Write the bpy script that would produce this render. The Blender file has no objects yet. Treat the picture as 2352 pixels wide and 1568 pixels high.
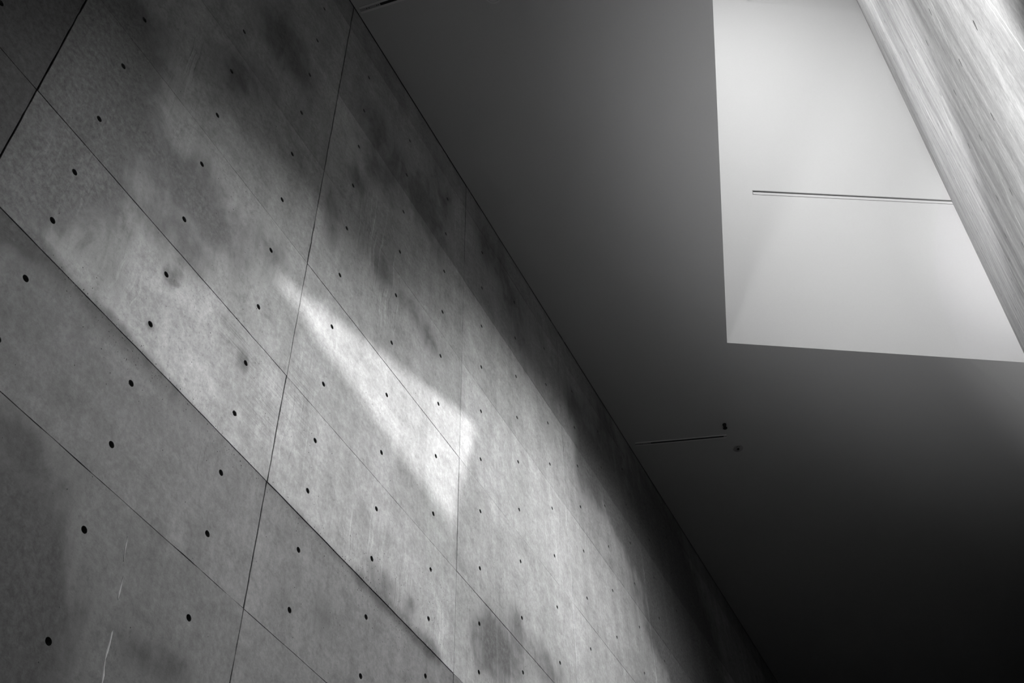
import bpy, bmesh, math, random
from mathutils import Vector, Matrix
rnd = random.Random(7)
SC = bpy.context.scene
COL = SC.collection

# ------------------------------------------------------------------ frame of the place
# u runs along the big concrete wall, v is height (0 = day joint), w is distance from the wall
ZF = 5.1                                     # the floor lies 5.1 m below v = 0
def W(u, v, w): return Vector((u, -w, v + ZF))

# ------------------------------------------------------------------ camera
CU, CV, CW = -2.8773, -3.4859, 2.7331
R = ((0.43926527, -0.01414976, 0.89824596),
     (0.65696053, -0.67692156, -0.33193383),
     (0.61273884, 0.73591915, -0.2880523))
def dirw(r): return Vector((r[0], -r[2], r[1]))
cd = bpy.data.cameras.new('camera'); cam = bpy.data.objects.new('camera', cd); COL.objects.link(cam)
cd.sensor_fit = 'HORIZONTAL'; cd.sensor_width = 36.0; cd.lens = 2685.56 / 2352 * 36.0
cd.clip_start = 0.02; cd.clip_end = 200
cx, cy, cz = dirw(R[0]), -dirw(R[1]), -dirw(R[2])
M = Matrix((cx, cy, cz)).transposed().to_4x4(); M.translation = W(CU, CV, CW)
cam.matrix_world = M
SC.camera = cam

# ------------------------------------------------------------------ sky, sun, exposure
SKY = .15
SUN = 6.2
wd = bpy.data.worlds.new('sky'); SC.world = wd; wd.use_nodes = True
bg = wd.node_tree.nodes['Background']; bg.inputs[0].default_value = (1, 1, 1, 1); bg.inputs[1].default_value = SKY
sl = bpy.data.lights.new('sun', 'SUN'); so = bpy.data.objects.new('sun', sl); COL.objects.link(so)
sl.energy = SUN; sl.angle = math.radians(1.3)
KU, KV = 0.0, 1.187                           # sunlight: rise and drift per metre away from the wall
sd = Vector((KU, -1.0, KV)).normalized()      # towards the sun
so.location = (2, -6, 20)
so.rotation_euler = sd.to_track_quat('Z', 'Y').to_euler()
def area(name, pos, aim, sx, sy, power, spread):
    l = bpy.data.lights.new(name, 'AREA'); l.shape = 'RECTANGLE'; l.size = sx; l.size_y = sy; l.energy = power; l.spread = math.radians(spread)
    o = bpy.data.objects.new(name, l); COL.objects.link(o); o.location = pos
    o.rotation_euler = (Vector(aim) - Vector(pos)).to_track_quat('-Z', 'Y').to_euler(); return o
# added unseen area lamps: two at the right wall's opening, one inside the well
area('clerestory_fill', W(0.9, 5.84, 3.42), W(0.0, .6, 0), 2.0, .8, 140, 50)
area('clerestory_fill_far', W(1.1, 5.45, 3.30), W(3.5, 1.75, 0), 1.7, .7, 166, 60)
area('soffit_fill', W(0.2, 8.2, 2.95), W(5.6, 4.8, 3.1), .9, 1.4, 220, 100)  # added lamp that brightens the soffit, no window behind it
def spot(name, pos, aim, half, power, blend, r):
    l = bpy.data.lights.new(name, 'SPOT'); l.energy = power; l.spot_size = math.radians(2 * half); l.spot_blend = blend; l.shadow_soft_size = r
    o = bpy.data.objects.new(name, l); COL.objects.link(o); o.location = pos
    o.rotation_euler = (Vector(aim) - Vector(pos)).to_track_quat('-Z', 'Y').to_euler(); return o
area('low_fill', W(-3.4, -2.0, .1), W(3.5, 4.3, 3.1), 1.8, 1.6, 46, 31)  # added unseen lamp for the ceiling round the opening; no window is cut
spot('wall_fill_near', W(-5.0, -3.2, .15), W(0.0, .3, 3.26), 15, 4600, .5, .06)  # this spot and the next are added, unseen, to brighten the right wall
spot('wall_fill_far', W(-5.0, -3.2, .15), W(2.4, 3.1, 3.5), 7.0, 9500, .95, .06)
SC.view_settings.view_transform = 'Standard'
SC.view_settings.look = 'None'
SC.view_settings.gamma = 1.0
SC.view_settings.exposure = 0.0
SC.view_settings.use_curve_mapping = False
cy_ = SC.cycles
cy_.max_bounces = 7; cy_.diffuse_bounces = 6; cy_.glossy_bounces = 2; cy_.transmission_bounces = 2
cy_.use_denoising = True; cy_.adaptive_threshold = .03
cy_.caustics_reflective = False; cy_.caustics_refractive = False
cy_.sample_clamp_indirect = 6.0

# ------------------------------------------------------------------ materials
def nt(name):
    m = bpy.data.materials.new(name); m.use_nodes = True
    t = m.node_tree; b = t.nodes['Principled BSDF']
    b.inputs['Specular IOR Level'].default_value = 0.2
    return m, t, b
def N(t, kind, **kw):
    n = t.nodes.new(kind)
    for k, v in kw.items(): setattr(n, k, v)
    return n
def plug(t, sock, x):
    if hasattr(x, 'is_output') or isinstance(x, bpy.types.NodeSocket): t.links.new(x, sock)
    else: sock.default_value = x
def math_(t, op, a, b=None, c=None, clamp=False):
    n = N(t, 'ShaderNodeMath', operation=op, use_clamp=clamp); plug(t, n.inputs[0], a)
    if b is not None: plug(t, n.inputs[1], b)
    if c is not None: plug(t, n.inputs[2], c)
    return n.outputs[0]
def mapping(t, v, sc, loc=(0, 0, 0), rot=0):
    n = N(t, 'ShaderNodeMapping'); t.links.new(v, n.inputs[0]); n.inputs['Scale'].default_value = sc
    n.inputs['Location'].default_value = loc; n.inputs['Rotation'].default_value = (0, 0, rot); return n.outputs[0]
def noise(t, v, scale, detail=4, rough=.55, dist=0):
    n = N(t, 'ShaderNodeTexNoise'); t.links.new(v, n.inputs['Vector']); n.inputs['Scale'].default_value = scale
    n.inputs['Detail'].default_value = detail; n.inputs['Roughness'].default_value = rough
    n.inputs['Distortion'].default_value = dist; return n.outputs['Fac']
def ramp(t, x, a, b, lo=0., hi=1., smooth=True):
    n = N(t, 'ShaderNodeMapRange', clamp=True, interpolation_type='SMOOTHSTEP' if smooth else 'LINEAR')
    plug(t, n.inputs[0], x)
    for i, q in enumerate((a, b, lo, hi)): n.inputs[i + 1].default_value = q
    return n.outputs[0]
def attr(t, name, kind='GEOMETRY'):
    n = N(t, 'ShaderNodeAttribute', attribute_name=name, attribute_type=kind); return n.outputs['Fac']

def concrete(name, base, contrast=1.0, streak=1.0):
    m, t, b = nt(name)
    uv = N(t, 'ShaderNodeUVMap', uv_map='wall').outputs[0]
    big = noise(t, uv, .9, 5, .6)
    mid = noise(t, mapping(t, uv, (1, 1, 1), (3, 7, 0)), 7, 8, .68, .3)
    blot = noise(t, mapping(t, uv, (1.6, .8, 1), (11, 2, 0)), 2.6, 7, .7, .5)
    fine = noise(t, uv, 110, 3, .7)
    soft = noise(t, mapping(t, uv, (7, .55, 1), (1, 5, 0)), 1.0, 4, .6)
    wob = noise(t, uv, 3.0, 3, .5)
    cmb = N(t, 'ShaderNodeCombineXYZ'); sp = N(t, 'ShaderNodeSeparateXYZ'); t.links.new(uv, sp.inputs[0])
    t.links.new(math_(t, 'ADD', sp.outputs[0], math_(t, 'MULTIPLY', wob, .10)), cmb.inputs[0]); t.links.new(sp.outputs[1], cmb.inputs[1])
    thin = noise(t, mapping(t, cmb.outputs[0], (46, 1.3, 1)), 1.0, 3, .5)
    hair = noise(t, mapping(t, cmb.outputs[0], (90, 2.2, 1), (4, 4, 0)), 1.0, 2, .5)
    f = math_(t, 'MULTIPLY_ADD', ramp(t, big, .3, .7), .22 * contrast, 1 - .11 * contrast)
    f = math_(t, 'MULTIPLY', f, math_(t, 'MULTIPLY_ADD', ramp(t, mid, .25, .75, smooth=False), .54 * contrast, 1 - .27 * contrast))
    f = math_(t, 'MULTIPLY', f, math_(t, 'MULTIPLY_ADD', ramp(t, fine, .2, .8, smooth=False), .20 * contrast, 1 - .10 * contrast))
    f = math_(t, 'MULTIPLY', f, math_(t, 'MULTIPLY_ADD', ramp(t, soft, .3, .7), .20 * streak, 1 - .10 * streak))
    gr = noise(t, mapping(t, uv, (1, .8, 1), (2, 9, 0)), 38, 6, .75, .2)
    # dark blotches, partly stain and partly painted shade: shape from the mask, ragged by noise
    dk = attr(t, 'dark')
    rag = math_(t, 'ADD', math_(t, 'MULTIPLY_ADD', blot, 1.5, -.75), math_(t, 'ADD', math_(t, 'MULTIPLY_ADD', gr, 1.1, -.55), math_(t, 'MULTIPLY_ADD', mid, 1.1, -.55)))
    dn = math_(t, 'MULTIPLY', ramp(t, math_(t, 'ADD', dk, rag), .15, .90), math_(t, 'MINIMUM', math_(t, 'MULTIPLY', dk, 2.5), 1.0))
    dn = math_(t, 'MULTIPLY', dn, math_(t, 'MULTIPLY_ADD', mid, .9, .5), clamp=True)
    f = math_(t, 'MULTIPLY', f, math_(t, 'MULTIPLY_ADD', dn, -.62, 1.0))
    # pale lime patches
    pl = attr(t, 'pale')
    f = math_(t, 'MULTIPLY', f, math_(t, 'MULTIPLY_ADD', math_(t, 'MULTIPLY', pl, math_(t, 'MULTIPLY_ADD', mid, .8, .5)), .45, 1.0))
    # pale and dark run marks
    dr = attr(t, 'drip')
    runs = math_(t, 'MULTIPLY', ramp(t, thin, .56, .66), dr)
    f = math_(t, 'MULTIPLY', f, math_(t, 'MULTIPLY_ADD', runs, .35, 1.0))
    runs2 = math_(t, 'MULTIPLY', ramp(t, hair, .60, .68), dr)
    f = math_(t, 'MULTIPLY', f, math_(t, 'MULTIPLY_ADD', runs2, -.32, 1.0))
    # fine dark flecks, thicker on the pale patches
    fk = math_(t, 'MULTIPLY', ramp(t, noise(t, mapping(t, uv, (1, .6, 1), (5, 5, 0)), 70, 3, .6), .60, .66), math_(t, 'MULTIPLY_ADD', pl, .5, .10 * contrast))
    f = math_(t, 'MULTIPLY', f, math_(t, 'MULTIPLY_ADD', fk, -.6, 1.0))
    # trowelled scrape marks, slanting
    scv = mapping(t, uv, (4, 130, 1), (0, 0, 0), .18)
    scr = math_(t, 'MULTIPLY', ramp(t, noise(t, scv, 1.0, 2, .5), .50, .56), attr(t, 'scrape'))
    f = math_(t, 'MULTIPLY', f, math_(t, 'MULTIPLY_ADD', scr, -.22, 1.0))
    # air pits
    vo = N(t, 'ShaderNodeTexVoronoi'); vo.inputs['Scale'].default_value = 80; t.links.new(mapping(t, uv, (1, .8, 1)), vo.inputs['Vector'])
    sc = N(t, 'ShaderNodeSeparateColor'); t.links.new(vo.outputs['Color'], sc.inputs[0])
    pit = attr(t, 'pit')
    size = math_(t, 'MULTIPLY_ADD', sc.outputs[1], .17, .07)
    on = math_(t, 'LESS_THAN', vo.outputs['Distance'], size)
    on = math_(t, 'MULTIPLY', on, math_(t, 'LESS_THAN', sc.outputs[0], math_(t, 'MULTIPLY_ADD', math_(t, 'MULTIPLY', pit, pit), .9, .012)))
    f = math_(t, 'MULTIPLY', f, math_(t, 'MULTIPLY_ADD', on, -.82, 1.0))
    ga_ = math_(t, 'MULTIPLY_ADD', dk, .5, .42 * contrast)
    f = math_(t, 'MULTIPLY', f, math_(t, 'MULTIPLY_ADD', math_(t, 'SUBTRACT', ramp(t, gr, .32, .68, smooth=False), .5), ga_, 1.0))
    tone = attr(t, 'tone', 'OBJECT')
    f = math_(t, 'MULTIPLY', f, math_(t, 'MULTIPLY', tone, base))
    cc = N(t, 'ShaderNodeCombineXYZ')
    for i in range(3): t.links.new(f, cc.inputs[i])
    t.links.new(cc.outputs[0], b.inputs['Base Color'])
    b.inputs['Roughness'].default_value = .75
    bm_ = N(t, 'ShaderNodeBump'); bm_.inputs['Strength'].default_value = .35; bm_.inputs['Distance'].default_value = .004
    hh = math_(t, 'ADD', math_(t, 'MULTIPLY', fine, .25), math_(t, 'MULTIPLY', mid, .8))
    hh = math_(t, 'SUBTRACT', hh, math_(t, 'MULTIPLY', on, .7))
    t.links.new(hh, bm_.inputs['Height']); t.links.new(bm_.outputs[0], b.inputs['Normal'])
    return m
def plain(name, c, rough=.7, grain=.03, metal=0., scale=60):
    m, t, b = nt(name)
    co = N(t, 'ShaderNodeTexCoord').outputs['Object']
    n = noise(t, co, scale, 4, .6)
    f = math_(t, 'MULTIPLY_ADD', n, grain * 2 * c, c * (1 - grain))
    cc = N(t, 'ShaderNodeCombineXYZ')
    for i in range(3): t.links.new(f, cc.inputs[i])
    t.links.new(cc.outputs[0], b.inputs['Base Color']); b.inputs['Roughness'].default_value = rough
    b.inputs['Metallic'].default_value = metal
    bm_ = N(t, 'ShaderNodeBump'); bm_.inputs['Strength'].default_value = .08; bm_.inputs['Distance'].default_value = .002
    t.links.new(n, bm_.inputs['Height']); t.links.new(bm_.outputs[0], b.inputs['Normal'])
    return m
M_A = concrete('board_marked_concrete', .29)
M_B = concrete('pale_concrete', .29, .8, 2.4)
M_BACK = plain('joint_mortar', .06, .9, .2)
M_MORTAR = plain('plug_mortar', .07, .9, .3, scale=300)
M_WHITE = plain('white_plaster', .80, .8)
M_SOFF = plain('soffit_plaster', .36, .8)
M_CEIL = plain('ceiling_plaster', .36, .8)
M_FLOOR = plain('stone_floor', .05, .6, .1)
M_LTRIM = plain('pale_slot_trim', .46, .5, .02)
M_SLOT = plain('slot_shadow_backing', .16, .8, .05)
M_METAL = plain('grey_painted_metal', .24, .5, .02)
M_WTRIM = plain('white_painted_metal', .42, .5, .02)
M_BLACK = plain('black_metal', .015, .4, .05)
M_GROUND = plain('gravel_ground', .2, .9, .2)
M_FRAME = plain('skylight_frame_metal', .5, .5, .02)

# ------------------------------------------------------------------ mesh helpers
def obj(name, verts, faces, mat, parent=None, kind=None, mats=None, fmat=None, smooth=False):
    me = bpy.data.meshes.new(name); me.from_pydata([tuple(v) for v in verts], [], faces); me.update()
    for m in (mats or [mat]): me.materials.append(m)
    if fmat:
        for p, i in zip(me.polygons, fmat): p.material_index = i
    if smooth:
        for p in me.polygons: p.use_smooth = True
    o = bpy.data.objects.new(name, me); COL.objects.link(o)
    if parent: o.parent = parent
    if kind: o['kind'] = kind
    return o
def struct(name, verts, faces, mat): return obj(name, verts, faces, mat, kind='structure')
def prism(poly, d):
    """closed polygon (world points) pushed along d"""
    n = len(poly); v = [Vector(p) for p in poly] + [Vector(p) + Vector(d) for p in poly]
    return v, [tuple(range(n))[::-1], tuple(range(n, 2 * n))] + [(i, (i + 1) % n, (i + 1) % n + n, i + n) for i in range(n)]
def fixn(o):
    bm = bmesh.new(); bm.from_mesh(o.data); bmesh.ops.recalc_face_normals(bm, faces=bm.faces); bm.to_mesh(o.data); bm.free()
def thing(name, label, cat, loc, group=None):
    o = bpy.data.objects.new(name, None); COL.objects.link(o); o.location = loc; o.empty_display_size = .1
    o['label'] = label; o['category'] = cat
    if group: o['group'] = group
    return o

# ------------------------------------------------------------------ stains (position u, v, half sizes, strength, lean); some dark ones paint the wall's shade
def blob(L, a, b):
    s = 0.
    for (u, v, ru, rv, k, an) in L:
        dx, dy = a - u, b - v
        c_, s_ = math.cos(an), math.sin(an)
        x, y = (dx * c_ + dy * s_) / ru, (-dx * s_ + dy * c_) / rv
        q = x * x + y * y
        if q < 6: s += k * math.exp(-q)
    return max(0., min(1., s))
STAIN_SHADE_A = {
 'dark': [],
 'pale': [],
 'drip': [],
 'pit': [],
}
STAIN_B = {'dark': [(1.55, -1.35, .12, .35, .35, 0), (2.35, -.5, .15, .5, .3, 0), (4.1, 1.2, .2, .8, .25, 0)], 'pale': [(3, 1, 9, 9, .35, 0)], 'drip': [(3, 1, 6, 6, .6, 0)], 'pit': [], 'scrape': []}
STAIN_SHADE_A = {
 'dark': [(-1.52,0.89,0.18,0.9,1.2,0),(-1.51,1.2,0.2,0.6,0.9,0),(-1.43,0.24,0.15,0.3,0.6,0),(-1.62,0.76,0.35,0.7,0.75,0),(-1.55,0.43,0.2,0.6,0.6,0),(-1.18,1.09,0.28,0.35,1.0,0),(-1.18,1.64,0.3,0.35,0.7,0),(-1.1,0.51,0.28,0.22,0.8,0),(-1.33,0.25,0.2,0.2,0.7,0),(-1.26,0.63,0.2,0.2,0.6,0),(-0.76,1.06,0.22,0.22,0.6,0),(-0.52,1.26,0.18,0.25,0.55,0),(-0.83,0.7,0.2,0.15,0.4,0),(-0.56,2.29,0.2,0.25,0.7,0),(-0.35,3.14,0.25,0.3,0.7,0),(-0.29,2.49,0.15,0.2,0.4,0),(-0.1,3.11,0.2,0.3,0.5,0),(0.26,2.71,0.12,0.3,0.4,0),(0.63,2.8,0.12,0.14,0.8,0),(0.42,2.23,0.1,0.3,0.5,0),(0.75,3.55,0.4,0.4,0.6,0),(0.92,3.14,0.3,0.2,0.5,0),(1.37,3.55,0.35,0.3,0.5,0),(1.67,4.04,0.3,0.5,0.6,0),(0.98,2.26,0.25,0.22,0.7,0),(1.43,2.3,0.25,0.15,0.5,0),(1.73,2.26,0.2,0.15,0.5,0),(0.62,1.95,0.2,0.2,0.35,0),(1.65,3.31,0.25,0.25,0.45,0),(2.98,3.89,0.22,0.35,0.4,0),(2.74,4.26,0.3,0.3,0.65,0),(3.22,3.52,0.2,0.3,0.5,0),(3.43,4.23,0.3,0.3,0.4,0),(2.42,4.18,0.2,0.3,0.5,0),(4.96,3.43,0.45,0.35,0.95,0),(4.68,3.52,0.4,0.3,0.8,0),(5.39,3.23,0.4,0.3,0.95,0),(6.54,3.86,1.0,0.8,0.95,0),(6.66,3.1,1.0,0.8,0.95,0),(4.24,3.85,0.3,0.35,0.6,0),(5.11,4.2,0.5,0.5,0.6,0),(7.06,2.83,1.2,1.0,1,0),(5.98,2.41,0.5,0.3,0.6,0),(-0.89,-1.01,0.22,0.25,0.9,0),(-0.75,-1.21,0.22,0.2,0.8,0),(-0.7,-1.46,0.3,0.22,1.0,0),(-0.19,-1.17,0.16,0.1,0.7,0),(-1.02,-0.78,0.12,0.12,0.5,0),(0.03,-1.12,0.12,0.1,0.5,0),(-0.66,-0.7,0.12,0.1,0.3,0),(1.24,0.09,0.16,0.12,0.6,0),(1.55,0.1,0.2,0.14,0.6,0),(2.68,0.49,0.35,0.25,0.85,0),(3.4,0.73,0.4,0.2,0.7,0),(2.94,0.83,0.2,0.2,0.4,0),(0.82,-0.37,0.05,0.2,0.6,0),(0.91,-0.38,0.05,0.08,0.5,0),(1.89,0.03,0.15,0.1,0.5,0),(0.52,-0.55,0.1,0.15,0.35,0),(-0.16,0.58,0.1,0.04,0.8,0),(-0.02,0.49,0.06,0.09,0.8,0),(0.22,0.41,0.12,0.12,0.45,0),(-0.58,0.5,0.05,0.05,0.9,0),(-0.6,0.16,0.035,0.035,0.8,0),(0.31,1.03,0.08,0.05,0.4,0),(-0.38,1.04,0.35,0.22,0.6,0),(-0.52,0.71,0.2,0.15,0.5,0),(-0.01,1.36,0.25,0.2,0.5,0),(-0.9,0.2,0.25,0.15,0.35,0),(4.38,3.16,0.22,0.33,0.85,0),(2.45,0.32,0.2,0.25,0.5,0),(3.6,3.01,0.15,0.3,0.35,0),(-1.45,-0.03,0.09,0.045,0.75,0),(-1.35,-0.03,0.09,0.045,0.75,0),(-1.25,-0.03,0.09,0.045,0.75,0),(-1.15,-0.03,0.09,0.045,0.75,0),(-1.05,-0.03,0.09,0.045,0.75,0),(-0.95,-0.03,0.09,0.045,0.75,0),(-0.85,-0.03,0.09,0.045,0.75,0),(-0.75,-0.03,0.09,0.045,0.75,0),(-0.65,-0.03,0.09,0.045,0.75,0),(-0.55,-0.03,0.09,0.045,0.75,0),(-0.45,-0.03,0.09,0.045,0.75,0),(-0.35,-0.03,0.09,0.045,0.5,0),(-0.25,-0.03,0.09,0.045,0.5,0),(-0.15,-0.03,0.09,0.045,0.5,0),(0.25,-0.02,0.08,0.035,0.5,0),(0.34,-0.02,0.08,0.035,0.5,0),(0.43,-0.02,0.08,0.035,0.5,0),(0.52,-0.02,0.08,0.035,0.5,0),(0.61,-0.02,0.08,0.035,0.5,0),(0.7,-0.02,0.08,0.035,0.5,0),(0.79,-0.02,0.08,0.035,0.5,0),(0.88,-0.02,0.08,0.035,0.5,0),(0.97,-0.02,0.08,0.035,0.5,0),(1.06,-0.02,0.08,0.035,0.5,0),(1.15,-0.02,0.08,0.035,0.5,0),(1.24,-0.02,0.08,0.035,0.5,0),(1.33,-0.02,0.08,0.035,0.5,0),(1.42,-0.02,0.08,0.035,0.5,0),(1.51,-0.02,0.08,0.035,0.5,0),(1.6,-0.02,0.08,0.035,0.5,0),(1.69,-0.02,0.08,0.035,0.5,0),(1.78,-0.02,0.08,0.035,0.5,0),(1.87,-0.02,0.08,0.035,0.5,0)],
 'pale': [(-0.38,0.49,0.25,0.18,0.9,0),(-0.42,0.09,0.28,0.18,0.6,0),(0.23,0.51,0.12,0.25,0.6,0),(0.35,0.32,0.12,0.2,0.5,0),(0.19,1.98,0.1,0.2,0.4,0),(-0.46,1.85,0.2,0.2,0.3,0),(0.42,2.5,0.1,0.2,0.3,0),(-1.61,0.8,0.1,0.1,0.3,0),(-0.72,-0.09,0.2,0.1,0.4,0),(-0.18,0.14,0.2,0.2,0.4,0)],
 'drip': [(-0.88,1.87,0.14,0.35,0.9,0),(-1.15,0.55,0.08,0.5,0.9,0),(-1.35,0.6,0.1,0.4,0.7,0),(-0.78,1.24,0.1,0.2,0.7,0),(0.9,2.48,0.22,0.5,1,0),(1.16,2.12,0.2,0.4,0.8,0),(-0.12,-0.17,0.05,0.14,0.9,0),(1.09,0.21,0.2,0.25,1,0),(0.42,0.53,0.18,0.5,0.8,0),(1.49,0.2,0.15,0.2,0.8,0),(2.68,0.46,0.35,0.35,0.8,0),(3.68,5.04,0.3,0.5,0.4,0),(3.86,2.3,0.6,0.8,0.4,0),(-0.79,0.26,0.15,0.12,0.7,0),(1.88,0.06,0.15,0.3,0.6,0)],
 'pit': [(1.24,0.07,0.3,0.2,0.9,0),(1.87,0.27,0.3,0.25,0.6,0),(0.61,0.36,0.2,0.15,0.35,0),(0.2,0.48,0.2,0.2,0.25,0),(-0.98,0.11,0.2,0.15,0.4,0),(-0.58,-0.11,0.25,0.15,0.4,0),(2.57,1.06,0.2,0.2,0.4,0),(1.02,0.63,0.3,0.2,0.2,0),(0.92,-0.41,0.15,0.15,0.5,0),(1.63,-0.29,0.2,0.1,0.5,0),(0.04,0.7,0.2,0.1,0.2,0),(-1.1,-0.03,0.07,0.045,0.95,0),(-1.01,-0.03,0.07,0.045,0.95,0),(-0.92,-0.03,0.07,0.045,0.95,0),(-0.83,-0.03,0.07,0.045,0.95,0),(-0.74,-0.03,0.07,0.045,0.95,0),(-0.65,-0.03,0.07,0.045,0.95,0),(-0.56,-0.03,0.07,0.045,0.95,0),(-0.47,-0.03,0.07,0.045,0.95,0),(-0.38,-0.03,0.07,0.045,0.95,0),(-0.29,-0.03,0.07,0.045,0.95,0),(-0.2,-0.03,0.07,0.045,0.95,0),(-0.11,-0.03,0.07,0.045,0.95,0),(-0.02,-0.03,0.07,0.045,0.95,0),(0.07,-0.03,0.07,0.045,0.95,0),(0.16,-0.03,0.07,0.045,0.95,0),(0.25,-0.03,0.07,0.045,0.95,0),(0.34,-0.03,0.07,0.045,0.95,0),(0.43,-0.03,0.07,0.045,0.95,0),(0.52,-0.03,0.07,0.045,0.95,0),(0.61,-0.03,0.07,0.045,0.95,0),(0.7,-0.03,0.07,0.045,0.95,0),(0.79,-0.03,0.07,0.045,0.95,0),(0.88,-0.03,0.07,0.045,0.95,0),(0.97,-0.03,0.07,0.045,0.95,0),(1.06,-0.03,0.07,0.045,0.95,0),(1.15,-0.03,0.07,0.045,0.95,0),(1.24,-0.03,0.07,0.045,0.95,0),(1.33,-0.03,0.07,0.045,0.95,0),(1.42,-0.03,0.07,0.045,0.95,0),(1.51,-0.03,0.07,0.045,0.95,0),(1.6,-0.03,0.07,0.045,0.95,0),(1.69,-0.03,0.07,0.045,0.95,0),(1.78,-0.03,0.07,0.045,0.95,0),(1.87,-0.03,0.07,0.045,0.95,0)],
 'scrape': [(-0.14,0.58,0.1,0.08,1,0),(0.16,0.36,0.14,0.22,0.9,0),(0.48,0.61,0.12,0.2,0.8,0),(0.28,0.62,0.1,0.15,0.6,0),(-0.04,0.56,0.08,0.1,0.8,0),(0.38,0.87,0.08,0.2,0.6,0)],
}


# ------------------------------------------------------------------ cast panels with tie holes
def lines(lo, hi, marks, step, half):
    """grid lines lo..hi with a pair at +-half (and the centre) around each mark"""
    pts = [lo]; cur = lo
    for mk in marks:
        for x in (mk - half, mk, mk + half):
            gap = x - cur
            n = max(1, round(gap / step)) if x == mk - half else 1
            for k in range(1, n + 1): pts.append(cur + gap * k / n)
            cur = x
    gap = hi - cur; n = max(1, round(gap / step))
    for k in range(1, n + 1): pts.append(cur + gap * k / n)
    return pts
HR = .0148                                    # tie hole radius
def panel(P, a0, a1, b0, b1, hc, hr, mat, stain_shade, parent, tone, proud, visible, ga=.0042, gb=.0019, warp=None, flip=False, name='panel'):
    """P(a, b, d) -> world; a along, b up, d out of the wall. hc, hr: hole columns and rows"""
    A = lines(a0 + ga, a1 - ga, hc, .075, .0375); B = lines(b0 + gb, b1 - gb, hr, .075, .0375)
    na, nb = len(A), len(B)
    V, UV, F, FM = [], [], [], []
    jit = lambda: rnd.gauss(0, .0008)
    def add(a, b, d):
        if warp: a2 = warp(a, b)
        else: a2 = a
        V.append((a2, b, d)); UV.append((a2, b)); return len(V) - 1
    idx = {}
    for j, b in enumerate(B):
        for i, a in enumerate(A):
            aa, bb, dd = a, b, proud
            if i in (0, na - 1): aa += jit() * 1.3
            if j in (0, nb - 1): bb += jit()
            idx[i, j] = (aa, bb, dd)
    hi_ = {min(range(na), key=lambda i: abs(A[i] - c)) for c in hc}
    hj_ = {min(range(nb), key=lambda j: abs(B[j] - r)) for r in hr}
    centre = {(i, j) for i in hi_ for j in hj_}
    vid = {}
    for k, (aa, bb, dd) in idx.items():
        if k not in centre: vid[k] = add(aa, bb, dd)
    for j in range(nb - 1):
        for i in range(na - 1):
            q = [(i, j), (i + 1, j), (i + 1, j + 1), (i, j + 1)]
            if any(k in centre for k in q): continue
            F.append(tuple(vid[k] for k in q)); FM.append(0)
    holes = []
    for (i, j) in centre:
        ca, cb = A[i], B[j]
        ring = [(i + 1, j), (i + 1, j + 1), (i, j + 1), (i - 1, j + 1), (i - 1, j), (i - 1, j - 1), (i, j - 1), (i + 1, j - 1)]
        rough = rnd.random() < .3
        c1 = []; c2 = []; c3 = []
        for k in range(16):
            an = k * math.pi / 8; r = HR * (1 + (rnd.gauss(0, .06) if rough else 0))
            c1.append(add(ca + r * math.cos(an), cb + r * math.sin(an), proud))
            c2.append(add(ca + r * .97 * math.cos(an), cb + r * .97 * math.sin(an), proud - .003))
            c3.append(add(ca + HR * .86 * math.cos(an), cb + HR * .86 * math.sin(an), proud - .042))
        for k in range(8):
            o0, o1 = vid[ring[k]], vid[ring[(k + 1) % 8]]
            m0, m1, m2 = c1[2 * k], c1[2 * k + 1], c1[(2 * k + 2) % 16]
            F += [(o0, m1, m0), (o0, o1, m1), (o1, m2, m1)]; FM += [0, 0, 0]
        for k in range(16):
            l = (k + 1) % 16
            F += [(c1[k], c1[l], c2[l], c2[k]), (c2[k], c2[l], c3[l], c3[k])]; FM += [1 if flip else 0, 1]
        F.append(tuple(c3)); FM.append(1)
        holes.append((ca if not warp else warp(ca, cb), cb))
    # eased arris and sides
    loop = [(i, 0) for i in range(na)] + [(na - 1, j) for j in range(1, nb)] + [(i, nb - 1) for i in range(na - 2, -1, -1)] + [(0, j) for j in range(nb - 2, 0, -1)]
    o1 = []; o2 = []
    for (i, j) in loop:
        aa, bb, dd = idx[i, j]
        sx = (-1 if i == 0 else 1 if i == na - 1 else 0); sy = (-1 if j == 0 else 1 if j == nb - 1 else 0)
        o1.append(add(aa + sx * .0015, bb + sy * .0010, dd - .0018)); o2.append(add(aa + sx * .0018, bb + sy * .0012, -.045))
    n = len(loop)
    for k in range(n):
        l = (k + 1) % n
        F += [(vid[loop[l]], vid[loop[k]], o1[k], o1[l]), (o1[l], o1[k], o2[k], o2[l])]; FM += [0, 0]
    ctr = P((a0 + a1) / 2, (b0 + b1) / 2, 0)
    VW = [P(a, b, d) - ctr for a, b, d in V]
    if flip: F = [tuple(reversed(f)) for f in F]
    me = bpy.data.meshes.new(name); me.from_pydata([tuple(v) for v in VW], [], F); me.update()
    me.materials.append(mat); me.materials.append(M_MORTAR)
    for p, k in zip(me.polygons, FM): p.material_index = k
    uvl = me.uv_layers.new(name='wall')
    for lp in me.loops: uvl.data[lp.index].uv = UV[lp.vertex_index]
    for nm, L in stain_shade.items():
        at = me.attributes.new(nm, 'FLOAT', 'POINT')
        at.data.foreach_set('value', [blob(L, a, b) for a, b, d in V])
    o = bpy.data.objects.new(name, me); COL.objects.link(o); o.parent = parent; o.location = ctr - Vector(parent.location)
    o['tone'] = tone
    for (a, b) in holes:
        if visible(a, b, HR):
            c = P(a, b, proud - .0405) - ctr
            s = PLUGS[0 if not flip else 1]
            p = bpy.data.objects.new('tie_hole_plug', s); COL.objects.link(p); p.parent = o; p.location = c
    return o
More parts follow.
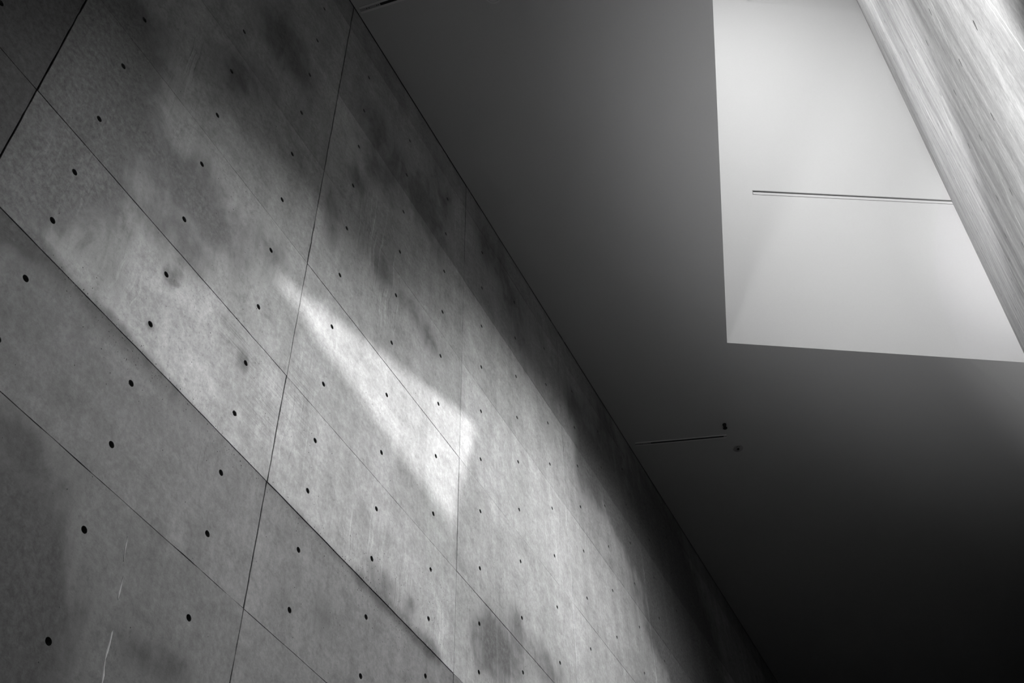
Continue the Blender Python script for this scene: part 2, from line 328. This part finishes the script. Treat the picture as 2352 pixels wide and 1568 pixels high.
def plug_mesh(P):
    v = [];
    z = P(0, 0, 0)
    rr = [(.0, .0016), (.0075, .0012), (.0118, -.0002)]
    v.append(P(0, 0, rr[0][1]) - z)
    for r, d in rr[1:]:
        for k in range(10): v.append(P(r * math.cos(k * math.pi / 5), r * math.sin(k * math.pi / 5), d) - z)
    f = [(0, 1 + k, 1 + (k + 1) % 10) for k in range(10)] + [(1 + k, 11 + k, 11 + (k + 1) % 10, 1 + (k + 1) % 10) for k in range(10)]
    me = bpy.data.meshes.new('tie_hole_plug'); me.from_pydata([tuple(q) for q in v], [], f); me.update(); me.materials.append(M_MORTAR)
    return me

def project(p):
    q = cam.matrix_world.inverted() @ p
    if q.z > -.05: return None
    f = 2685.56
    return 1176 + f * q.x / -q.z, 784 - f * q.y / -q.z, -q.z
def in_frame(p, m=0):
    q = project(p); return q is not None and -m < q[0] < 2352 + m and -m < q[1] < 1568 + m

# ------------------------------------------------------------------ left wall
CEIL = 4.6
def PA(a, b, d): return W(a, b, d)
H = [-5.1, -4.28, -3.38, -2.48, -1.58, -.68, 0., .685, 1.575, 2.475, 3.375, 4.30, CEIL]
ROWS = [(-4.9, -4.5), (-4.055, -3.605), (-3.155, -2.705), (-2.255, -1.805), (-1.355, -.905), (-.504, -.178), (.172, .498), (.899, 1.35), (1.8, 2.25), (2.7, 3.15), (3.6, 4.05), ()]
wl = struct('wall_left', *prism([W(-6, -5.1, -.03), W(16, -5.1, -.03), W(16, 6.0, -.03), W(-6, 6.0, -.03)], (0, .3, 0)), M_BACK); fixn(wl)
BA = .0892 + 0
TH = math.radians(5.35); HB = .29
EB = (math.cos(TH), math.sin(TH)); NB = (-math.sin(TH), math.cos(TH))
def PB(s, v, d=0):
    hh = HB - d
    return W(CU + hh * NB[0] + s * EB[0], v, CW + hh * NB[1] + s * EB[1])
PLUGS = [plug_mesh(PA), plug_mesh(PB)]
SHADE_TONE = {}  # upper and left panels darkened: the wall's shade painted into their tone
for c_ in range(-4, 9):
    for r_, k_ in ((9, .85), (10, .62), (11, .5)): SHADE_TONE[c_, r_] = k_
for r_ in range(6, 12): SHADE_TONE[-2, r_] = .42
SHADE_TONE[-1, 9] = .72; SHADE_TONE[-1, 10] = .6; SHADE_TONE[-1, 8] = .88; SHADE_TONE[-1, 7] = .95; SHADE_TONE[-1, 4] = .78; SHADE_TONE[-1, 5] = .92; SHADE_TONE[-2, 4] = .7; SHADE_TONE[-2, 3] = .7; SHADE_TONE[-2, 5] = .8
def near_frame(P, a0, a1, b0, b1, m):
    for i in range(7):
        for j in range(5):
            if in_frame(P(a0 + (a1 - a0) * i / 6, b0 + (b1 - b0) * j / 4, 0), m): return True
    return False
for ci in range(-4, 9):
    a0 = .3 + 1.8 * ci; a1 = a0 + 1.8
    a0c = max(a0, -6.0); a1c = min(a1, 16)
    for ri in range(len(H) - 1):
        b0, b1 = H[ri], H[ri + 1]
        near = near_frame(PA, a0c, a1c, b0, b1, 60)
        tone = rnd.uniform(.95, 1.05)
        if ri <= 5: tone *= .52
        tone *= SHADE_TONE.get((ci, ri), 1.0)
        proud = rnd.uniform(-.0012, .0012) + (0 if ri >= 6 else -.0025)
        hc = [a0 + .3, a0 + .9, a0 + 1.5]
        hc = [x for x in hc if a0c + .1 < x < a1c - .1]
        def vis(a, b, r):
            if not in_frame(PA(a, b, 0), 12): return False
            return project(PA(a, b, 0))[2] < 12.5
        panel(PA, a0c, a1c, b0, b1, hc if near else [], list(ROWS[ri]) if near else [], M_A, STAIN_SHADE_A, wl, tone, proud, vis)

# thin crusts of lime that ran down the lower left panel
M_LIME = plain('lime_crust', .34, .9, .2, scale=120)
host = min((o for o in bpy.data.objects if o.name.startswith('panel')), key=lambda o: (o.matrix_basis.translation - (PA(-.6, -1.13, 0) - Vector(wl.location))).length)
org = host.location + wl.location
def lime(path):
    V = []
    for (u, v, h) in path:
        for du, d in ((-h, -.0005), (-h * .3, .0016), (h * .4, .0014), (h, -.0005)): V.append(PA(u + du, v, d - .0025) - org)
    F = [(4 * i + k, 4 * i + k + 1, 4 * i + k + 5, 4 * i + k + 4) for i in range(len(path) - 1) for k in range(3)]
    o = obj('lime_run', V, F, M_LIME, host); fixn(o)
lime([(-.402, -.797, .001), (-.399, -.83, .004), (-.396, -.86, .003), (-.388, -.90, .0008)])
lime([(-.372, -.955, .001), (-.369, -.99, .0035), (-.368, -1.02, .005), (-.366, -1.05, .001)])
lime([(-.352, -1.165, .001), (-.351, -1.18, .0045), (-.349, -1.21, .004), (-.349, -1.25, .0055), (-.350, -1.28, .003), (-.345, -1.31, .0045), (-.338, -1.335, .006), (-.335, -1.36, .004), (-.330, -1.40, .003), (-.325, -1.5, .002)])

# ------------------------------------------------------------------ right wall and its opening to the sky
SILL = 5.13; TOP = 11.0
def wB(u): return CW + HB / EB[0] + math.tan(TH) * (u - CU)
HBV = [h + .065 for h in H[1:-1]]
HBV = [-5.1] + HBV[:-1] + [4.34, SILL, 5.96, 6.86, 7.76, 8.66, 9.56, 10.46, TOP]
RB = [()] + [tuple(r + .065 for r in q) for q in ROWS[1:-1]]
# rows by panel
def rowsB(b0, b1):
    r = [q for t in RB for q in t if b0 + .08 < q < b1 - .08]
    if not r and b1 - b0 > .6: r = [b0 + .225, b1 - .225]
    return r
sU = lambda u: (u - (CU + HB * NB[0])) / EB[0]
SJ = sU(2.03)
jamb = lambda v: SJ + .28 * (v - SILL)
pts = [(-3.4, -5.1), (19, -5.1), (19, TOP), (jamb(TOP), TOP), (SJ, SILL), (-3.4, SILL)]
wr = struct('wall_right', *prism([PB(s, v, -.03) for s, v in pts], PB(0, 0, -.33) - PB(0, 0, -.03)), M_BACK); fixn(wr)
for ci in range(-3, 7):
    a0 = 3.3 + 1.8 * ci; a1 = a0 + 1.8
    for ri in range(len(HBV) - 1):
        b0, b1 = HBV[ri], HBV[ri + 1]
        if b0 >= SILL - .01 and ci < 1: continue
        near = near_frame(PB, a0, a1, b0, b1, 20)
        if b0 >= CEIL and a0 > 10: continue
        wp = None
        if b0 >= SILL - .01 and ci == 1:
            wp = lambda a, b: 6.9 - (6.9 - a) * (6.9 - jamb(b)) / 1.8
        def vis(a, b, r):
            return in_frame(PB(a, b, 0), 5) and project(PB(a, b, 0))[2] < 13
        panel(PB, a0, a1, b0, b1, [a0 + .3, a0 + .9, a0 + 1.5] if near else [], rowsB(b0, b1) if near else [], M_B, STAIN_B, wr, rnd.uniform(.96, 1.04), rnd.uniform(-.0004, .0004), vis, ga=.0016, gb=.0014, warp=wp, flip=True)

# ------------------------------------------------------------------ ceiling with its three-cornered opening
C0 = (4.786, 1.373)                           # the sharp corner seen in the photograph
LE = (-3.353, 1.039)                          # direction of the opening's long edge
t_ = (wB(0) + 0 - (C0[1]))                    # meet the long edge with the right wall
# C0 + t*LE hits w = wB(u)
tt = (wB(C0[0]) - C0[1]) / (LE[1] - math.tan(TH) * LE[0])
AP = (C0[0] + tt * LE[0], C0[1] + tt * LE[1])
SE = (1.540, 2.480)
ts = (wB(C0[0]) - C0[1]) / (SE[1] - math.tan(TH) * SE[0])
EE = (C0[0] + ts * SE[0], C0[1] + ts * SE[1])
def slab(name, polys, v0, v1, mat):
    V, F = [], []
    for poly in polys:
        v, f = prism([W(u, v0, w) for u, w in poly], (0, 0, v1 - v0)); k = len(V)
        V += v; F += [tuple(i + k for i in q) for q in f]
    o = struct(name, V, F, mat); return o
# cut into three convex fields that share edges; the lower face is one plane
eps = .006
WB0 = lambda u: wB(u) + .02
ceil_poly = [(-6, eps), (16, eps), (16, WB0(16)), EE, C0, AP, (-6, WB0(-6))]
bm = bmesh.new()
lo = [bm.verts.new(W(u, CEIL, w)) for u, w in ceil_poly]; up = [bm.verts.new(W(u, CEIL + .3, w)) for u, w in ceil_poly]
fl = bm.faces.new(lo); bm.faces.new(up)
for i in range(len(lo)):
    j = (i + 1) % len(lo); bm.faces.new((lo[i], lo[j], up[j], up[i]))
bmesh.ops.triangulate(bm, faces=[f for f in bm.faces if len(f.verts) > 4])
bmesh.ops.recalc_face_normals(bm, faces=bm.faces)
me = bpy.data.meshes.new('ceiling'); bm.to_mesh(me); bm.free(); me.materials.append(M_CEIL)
ceiling = bpy.data.objects.new('ceiling', me); COL.objects.link(ceiling); ceiling['kind'] = 'structure'

# ------------------------------------------------------------------ light well above the opening
g_hat = None
E0 = Vector((C0[0], CEIL, C0[1])); E1 = Vector((EE[0], CEIL, EE[1])); ed = (E1 - E0).normalized()   # in (u, v, w)
inc = math.radians(66); eB = Vector((EB[0], 0, EB[1]))
dl = -eB * math.cos(inc) + Vector((0, math.sin(inc), 0))
sn = ed.cross(dl).normalized()
if sn.dot(Vector((CU, CV, CW)) - E0) < 0: sn = -sn       # towards the room
gs = sn.cross(ed).normalized()
if gs.y < 0: gs = -gs
def PS(x, y, d=0):                            # point of the sloping soffit: x along its foot, y up the slope
    q = E0 + ed * x + gs * y + sn * d
    return W(q.x, q.y, q.z)
def toS(q):                                   # (u, v, w) of a point on it -> x, y
    q = Vector(q) - E0; return q.dot(ed), q.dot(gs)
Ltop = (TOP - CEIL) / gs.y
xB0 = (E1 - E0).length
kx = dl.dot(ed) / dl.dot(gs)                  # how its meeting line with the right wall drifts
LX = -3.5
SL0 = toS((4.488, 6.256, 2.006)); SL1 = toS((5.604, 6.321, 3.848))
RC0 = toS((3.826, 8.72, 2.597))
# the soffit is one sheet pierced by a slot and a shallow hatch recess
def quad_sheet(xs, ys, holes, depth):
    V, F = [], []
    def pt(x, y, d): V.append(PS(x, y, d)); return len(V) - 1
    for i in range(len(xs) - 1):
        for j in range(len(ys) - 1):
            if (i, j) in holes: continue
            q = [pt(xs[i], ys[j], 0), pt(xs[i + 1], ys[j], 0), pt(xs[i + 1], ys[j + 1], 0), pt(xs[i], ys[j + 1], 0)]; F.append(tuple(q))
    for (i, j) in holes:
        a, b, c, d_ = xs[i], xs[i + 1], ys[j], ys[j + 1]; dp = holes[i, j]
        f = [pt(a, c, 0), pt(b, c, 0), pt(b, d_, 0), pt(a, d_, 0)]; k = [pt(a, c, -dp), pt(b, c, -dp), pt(b, d_, -dp), pt(a, d_, -dp)]
        F += [(f[n], f[(n + 1) % 4], k[(n + 1) % 4], k[n]) for n in range(4)] + [tuple(k)]
    return V, F
def Pslot(x, y, d=0):                         # frame of the slot: it is very slightly turned on the soffit
    dx, dy = SL1[0] - SL0[0], SL1[1] - SL0[1]; L = math.hypot(dx, dy); c_, s_ = dx / L, dy / L
    return PS(SL0[0] + x * c_ - y * s_, SL0[1] + x * s_ + y * c_, d)
# sheet corners
xr = xB0 + .6
SH = .058
far = 5.2
ys0 = SL0[1] - SH / 2
V = []; F = []
def P_(p): V.append(p); return len(V) - 1
# inner ring = slot mouth, middle ring = recess, built as strips along the slot frame
LS = math.hypot(SL1[0] - SL0[0], SL1[1] - SL0[1]) + .05
mouth = [Pslot(0, -SH / 2), Pslot(LS, -SH / 2), Pslot(LS, SH / 2), Pslot(0, SH / 2)]
def strip(poly): F.append(tuple(P_(q) for q in poly))
fy = RC0[1]
strip([PS(LX, -.0), PS(xr, -.0), Pslot(LS, -SH / 2), Pslot(0, -SH / 2), ])
strip([PS(LX, 0), Pslot(0, -SH / 2), Pslot(0, SH / 2), PS(LX, fy)])
strip([PS(LX, fy), Pslot(0, SH / 2), PS(RC0[0], fy)])
strip([Pslot(0, SH / 2), Pslot(LS, SH / 2), PS(xr, fy + .05), PS(RC0[0], fy)])
strip([PS(xr, 0), PS(xr, fy + .05), Pslot(LS, SH / 2), Pslot(LS, -SH / 2)])
HT = fy + .34
strip([PS(LX, fy), PS(RC0[0], fy), PS(RC0[0], HT), PS(LX, HT)])
strip([PS(LX, HT), PS(RC0[0], HT), PS(xr, HT + .05), PS(xr, Ltop), PS(LX, Ltop)])
hat = [(RC0[0], fy), (xr, fy + .05), (xr, HT + .05), (RC0[0], HT)]
for k in range(4):
    a, b = hat[k], hat[(k + 1) % 4]; strip([PS(*a), PS(*b), PS(b[0], b[1], -.03), PS(a[0], a[1], -.03)])
strip([PS(a, b, -.03) for a, b in hat])
SD = .05
for k in range(4):
    a, b = mouth[k], mouth[(k + 1) % 4]; n_ = PS(0, 0, -SD) - PS(0, 0, 0); strip([a, b, b + n_, a + n_])
# back skin
strip([PS(LX, 0, -.2), PS(xr, 0, -.2), PS(xr, Ltop, -.2), PS(LX, Ltop, -.2)])
soffit = struct('wall_back', V, F, M_SOFF)
# linear slot fitting inside it: two flanges, centre blade, end stop
t = thing('linear_air_slot', 'long thin white air slot recessed in the bright sloping soffit, ending at the concrete wall', 'air vent', Pslot(0, 0, 0))
def slotbox(name, x0, x1, y0, y1, d0, d1, mat, par, frame=Pslot, label=None):
    v = [frame(x, y, d) for d in (d0, d1) for x, y in ((x0, y0), (x1, y0), (x1, y1), (x0, y1))]
    o = obj(name, [q - par.location for q in v], [(0, 1, 2, 3), (7, 6, 5, 4), (0, 4, 5, 1), (1, 5, 6, 2), (2, 6, 7, 3), (3, 7, 4, 0)], mat, par)
    fixn(o)
    if label: o['label'] = label
    return o
LSv = LS - .07
slotbox('backing', 0.004, LSv, -SH / 2 + .002, SH / 2 - .002, -SD + .004, -SD + .010, M_SLOT, t, label='dark backing')
slotbox('blade', .010, LSv, -.018, .009, -.020, -.003, M_SOFF, t, label='pale centre blade')
slotbox('flange', 0.003, LSv, SH / 2 - .005, SH / 2 - .001, -SD + .010, -.001, M_METAL, t)
slotbox('flange', 0.003, LSv, -SH / 2 + .001, -SH / 2 + .005, -SD + .010, -.001, M_METAL, t)
slotbox('end_cap', 0.002, .007, -SH / 2 + .005, SH / 2 - .005, -SD + .010, -.001, M_METAL, t)

# long cheek of the well, rising from the opening's long edge
def cheek(name, p, q, v0, v1, th, mat):
    d = Vector((q[0] - p[0], q[1] - p[1])).normalized(); nn = Vector((-d.y, d.x)) * th
    o = struct(name, *prism([W(p[0], v0, p[1]), W(q[0], v0, q[1]), W(q[0], v1, q[1]), W(p[0], v1, p[1])], W(nn.x, 0, nn.y) - W(0, 0, 0)), mat); fixn(o); return o
u_ext = (C0[0], C0[1])
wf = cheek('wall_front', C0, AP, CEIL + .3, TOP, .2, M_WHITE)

# ------------------------------------------------------------------ rest of the shell
fl = struct('floor', *prism([W(-6, -5.1, -.3), W(16, -5.1, -.3), W(16, -5.1, 6), W(-6, -5.1, 6)], (0, 0, -.2)), M_FLOOR); fixn(fl)
we = struct('wall_end', *prism([W(16, -5.1, -.3), W(16, -5.1, 6), W(16, 4.9, 6), W(16, 4.9, -.3)], (.2, 0, 0)), M_FLOOR); fixn(we)
wn = struct('wall_near', *prism([W(-6, -5.1, -.3), W(-6, -5.1, 6), W(-6, 4.9, 6), W(-6, 4.9, -.3)], (-.2, 0, 0)), M_FLOOR); fixn(wn)
gr = struct('ground', *prism([W(-60, -5.35, -60), W(60, -5.35, -60), W(60, -5.35, 60), W(-60, -5.35, 60)], (0, 0, -.1)), M_GROUND); fixn(gr)

# ------------------------------------------------------------------ ceiling fittings
def frame_on_ceiling(u, w, ang):
    c_, s_ = math.cos(ang), math.sin(ang)
    def P(x, y, d=0): return W(u + x * c_ - y * s_, CEIL - d, w + x * s_ + y * c_)
    return P
def ceiling_slot(u, w, ang, L, wd_, label, group=None):
    P = frame_on_ceiling(u, w, ang)
    t = thing('ceiling_slot_diffuser', label, 'air vent', P(0, 0, 0), group)
    def bx(name, x0, x1, y0, y1, d0, d1, mat, par=t, lab=None): return slotbox(name, x0, x1, y0, y1, d0, d1, mat, par, P, lab)
    h = wd_ / 2
    bx('flange', 0, L, -h, -.011, -.0, .004, M_LTRIM)
    bx('flange', 0, L, .011, h, -.0, .004, M_LTRIM)
    bx('channel', .16, L - .03, -.011, .011, -.0, .0012, M_BLACK, lab='black open slot')
    bx('cover_plate', .0, .16, -.011, .011, 0, .003, M_METAL)
    bx('cover_plate', L - .03, L, -.011, .011, 0, .003, M_METAL)
    for x in (.05, .068, .13, .145): bx('screw', x, x + .006, -.003, .003, .003, .005, M_BLACK)
    return t
ceiling_slot(5.711, .067, math.radians(70.8), .93, .05, 'short dark slot vent in the dim ceiling below the bright opening')
ceiling_slot(.340, .030, math.radians(82), .93, .056, 'slot vent cut off by the photo top edge, beside the concrete wall')

def disc(name, P, prof, mat, par, seg=28, label=None):
    """lathe: prof = [(radius, drop below ceiling)]"""
    V = []; F = []
    for r, d in prof:
        for k in range(seg): V.append(P(r * math.cos(2 * math.pi * k / seg), r * math.sin(2 * math.pi * k / seg), d) - par.location)
    for i in range(len(prof) - 1):
        for k in range(seg):
            l = (k + 1) % seg; F.append((i * seg + k, i * seg + l, (i + 1) * seg + l, (i + 1) * seg + k))
    F.append(tuple(range(seg))); F.append(tuple((len(prof) - 1) * seg + k for k in range(seg))[::-1])
    o = obj(name, V, F, mat, par); fixn(o)
    if label: o['label'] = label
    return o
# flush round detector plate
P = frame_on_ceiling(6.248, .99, 0)
t = thing('ceiling_speaker', 'flat round grey plate with dark centre in the dim ceiling, right of the slot vent', 'ceiling fitting', P(0, 0, 0))
disc('plate', P, [(.052, 0), (.052, .004), (.049, .006), (.012, .006)], M_METAL, t)
P2 = frame_on_ceiling(6.248, .99, 0)
disc('centre', P, [(.013, .006), (.013, .014), (.009, .017), (.002, .017)], M_BLACK, t, 14, 'small dark centre nub')
for a in (2.4, 2.9, 3.3):
    Q = frame_on_ceiling(6.248 + .033 * math.cos(a), .99 + .033 * math.sin(a), 0)
    disc('vent_hole', Q, [(.004, .006), (.004, .0075), (.001, .0075)], M_BLACK, t, 8)
# hanging sprinkler / spot
P = frame_on_ceiling(5.842, .982, 0)
t = thing('sprinkler_head', 'small black device with a round deflector hanging from the ceiling above the slot vent', 'sprinkler', P(0, 0, 0))
disc('collar', P, [(.020, 0), (.020, .006), (.013, .010), (.003, .010)], M_BLACK, t, 16)
disc('body', P, [(.008, .010), (.015, .016), (.017, .024), (.011, .032), (.005, .036), (.005, .048), (.003, .050)], M_BLACK, t, 16)
disc('deflector', P, [(.008, .048), (.022, .050), (.022, .053), (.006, .056), (.002, .056)], M_BLACK, t, 18)
for a in (0, math.pi):
    Q = frame_on_ceiling(5.842, .982, a)
    v = [Q(x, y, d) - t.location for x, y, d in ((.012, -.002, .02), (.020, -.002, .03), (.016, -.002, .05), (.012, -.002, .05), (.012, .002, .02), (.020, .002, .03), (.016, .002, .05), (.012, .002, .05))]
    o = obj('frame_arm', v, [(0, 1, 2, 3), (7, 6, 5, 4), (0, 4, 5, 1), (1, 5, 6, 2), (2, 6, 7, 3), (3, 7, 4, 0)], M_BLACK, t); fixn(o)
# round plate cut by the top edge
P = frame_on_ceiling(.675, .97, 0)
t = thing('round_ceiling_plate', 'pale round ceiling plate half cut off by the top edge of the photo', 'ceiling fitting', P(0, 0, 0))
disc('rim', P, [(.066, 0), (.066, .003), (.060, .005), (.002, .005)], M_WTRIM, t, 36)
disc('shadow_ring', P, [(.049, .0045), (.049, .0056), (.002, .0056)], M_BLACK, t, 36, 'thin dark ring')
disc('cover', P, [(.0465, .005), (.0465, .009), (.043, .010), (.002, .010)], M_WTRIM, t, 36)

# ------------------------------------------------------------------ sky portals (guide daylight through the two real openings)
def portal(name, ctr, x, y, w_, h_):
    l = bpy.data.lights.new(name, 'AREA'); l.shape = 'RECTANGLE'; l.size = w_; l.size_y = h_; l.cycles.is_portal = True
    o = bpy.data.objects.new(name, l); COL.objects.link(o)
    z = Vector(x).cross(Vector(y)); m = Matrix((Vector(x), Vector(y), z)).transposed().to_4x4(); m.translation = ctr; o.matrix_world = m
    return o
ex = (PB(1, 0) - PB(0, 0)).normalized(); ez = Vector((0, 0, 1))
n_in = ex.cross(ez)         # light points along -z of the lamp
room = PB(0, 0, .5) - PB(0, 0, 0)
if (-n_in).dot(room) > 0: portal('window_portal', PB(2.9, 8.05, -.2), ex, ez, 5.4, 6.0)
else: portal('window_portal', PB(2.9, 8.05, -.2), -ex, ez, 5.4, 6.0)
portal('roof_portal', W(1.4, TOP + .05, 2.6), (1, 0, 0), (0, 1, 0), 6.4, 3.2)
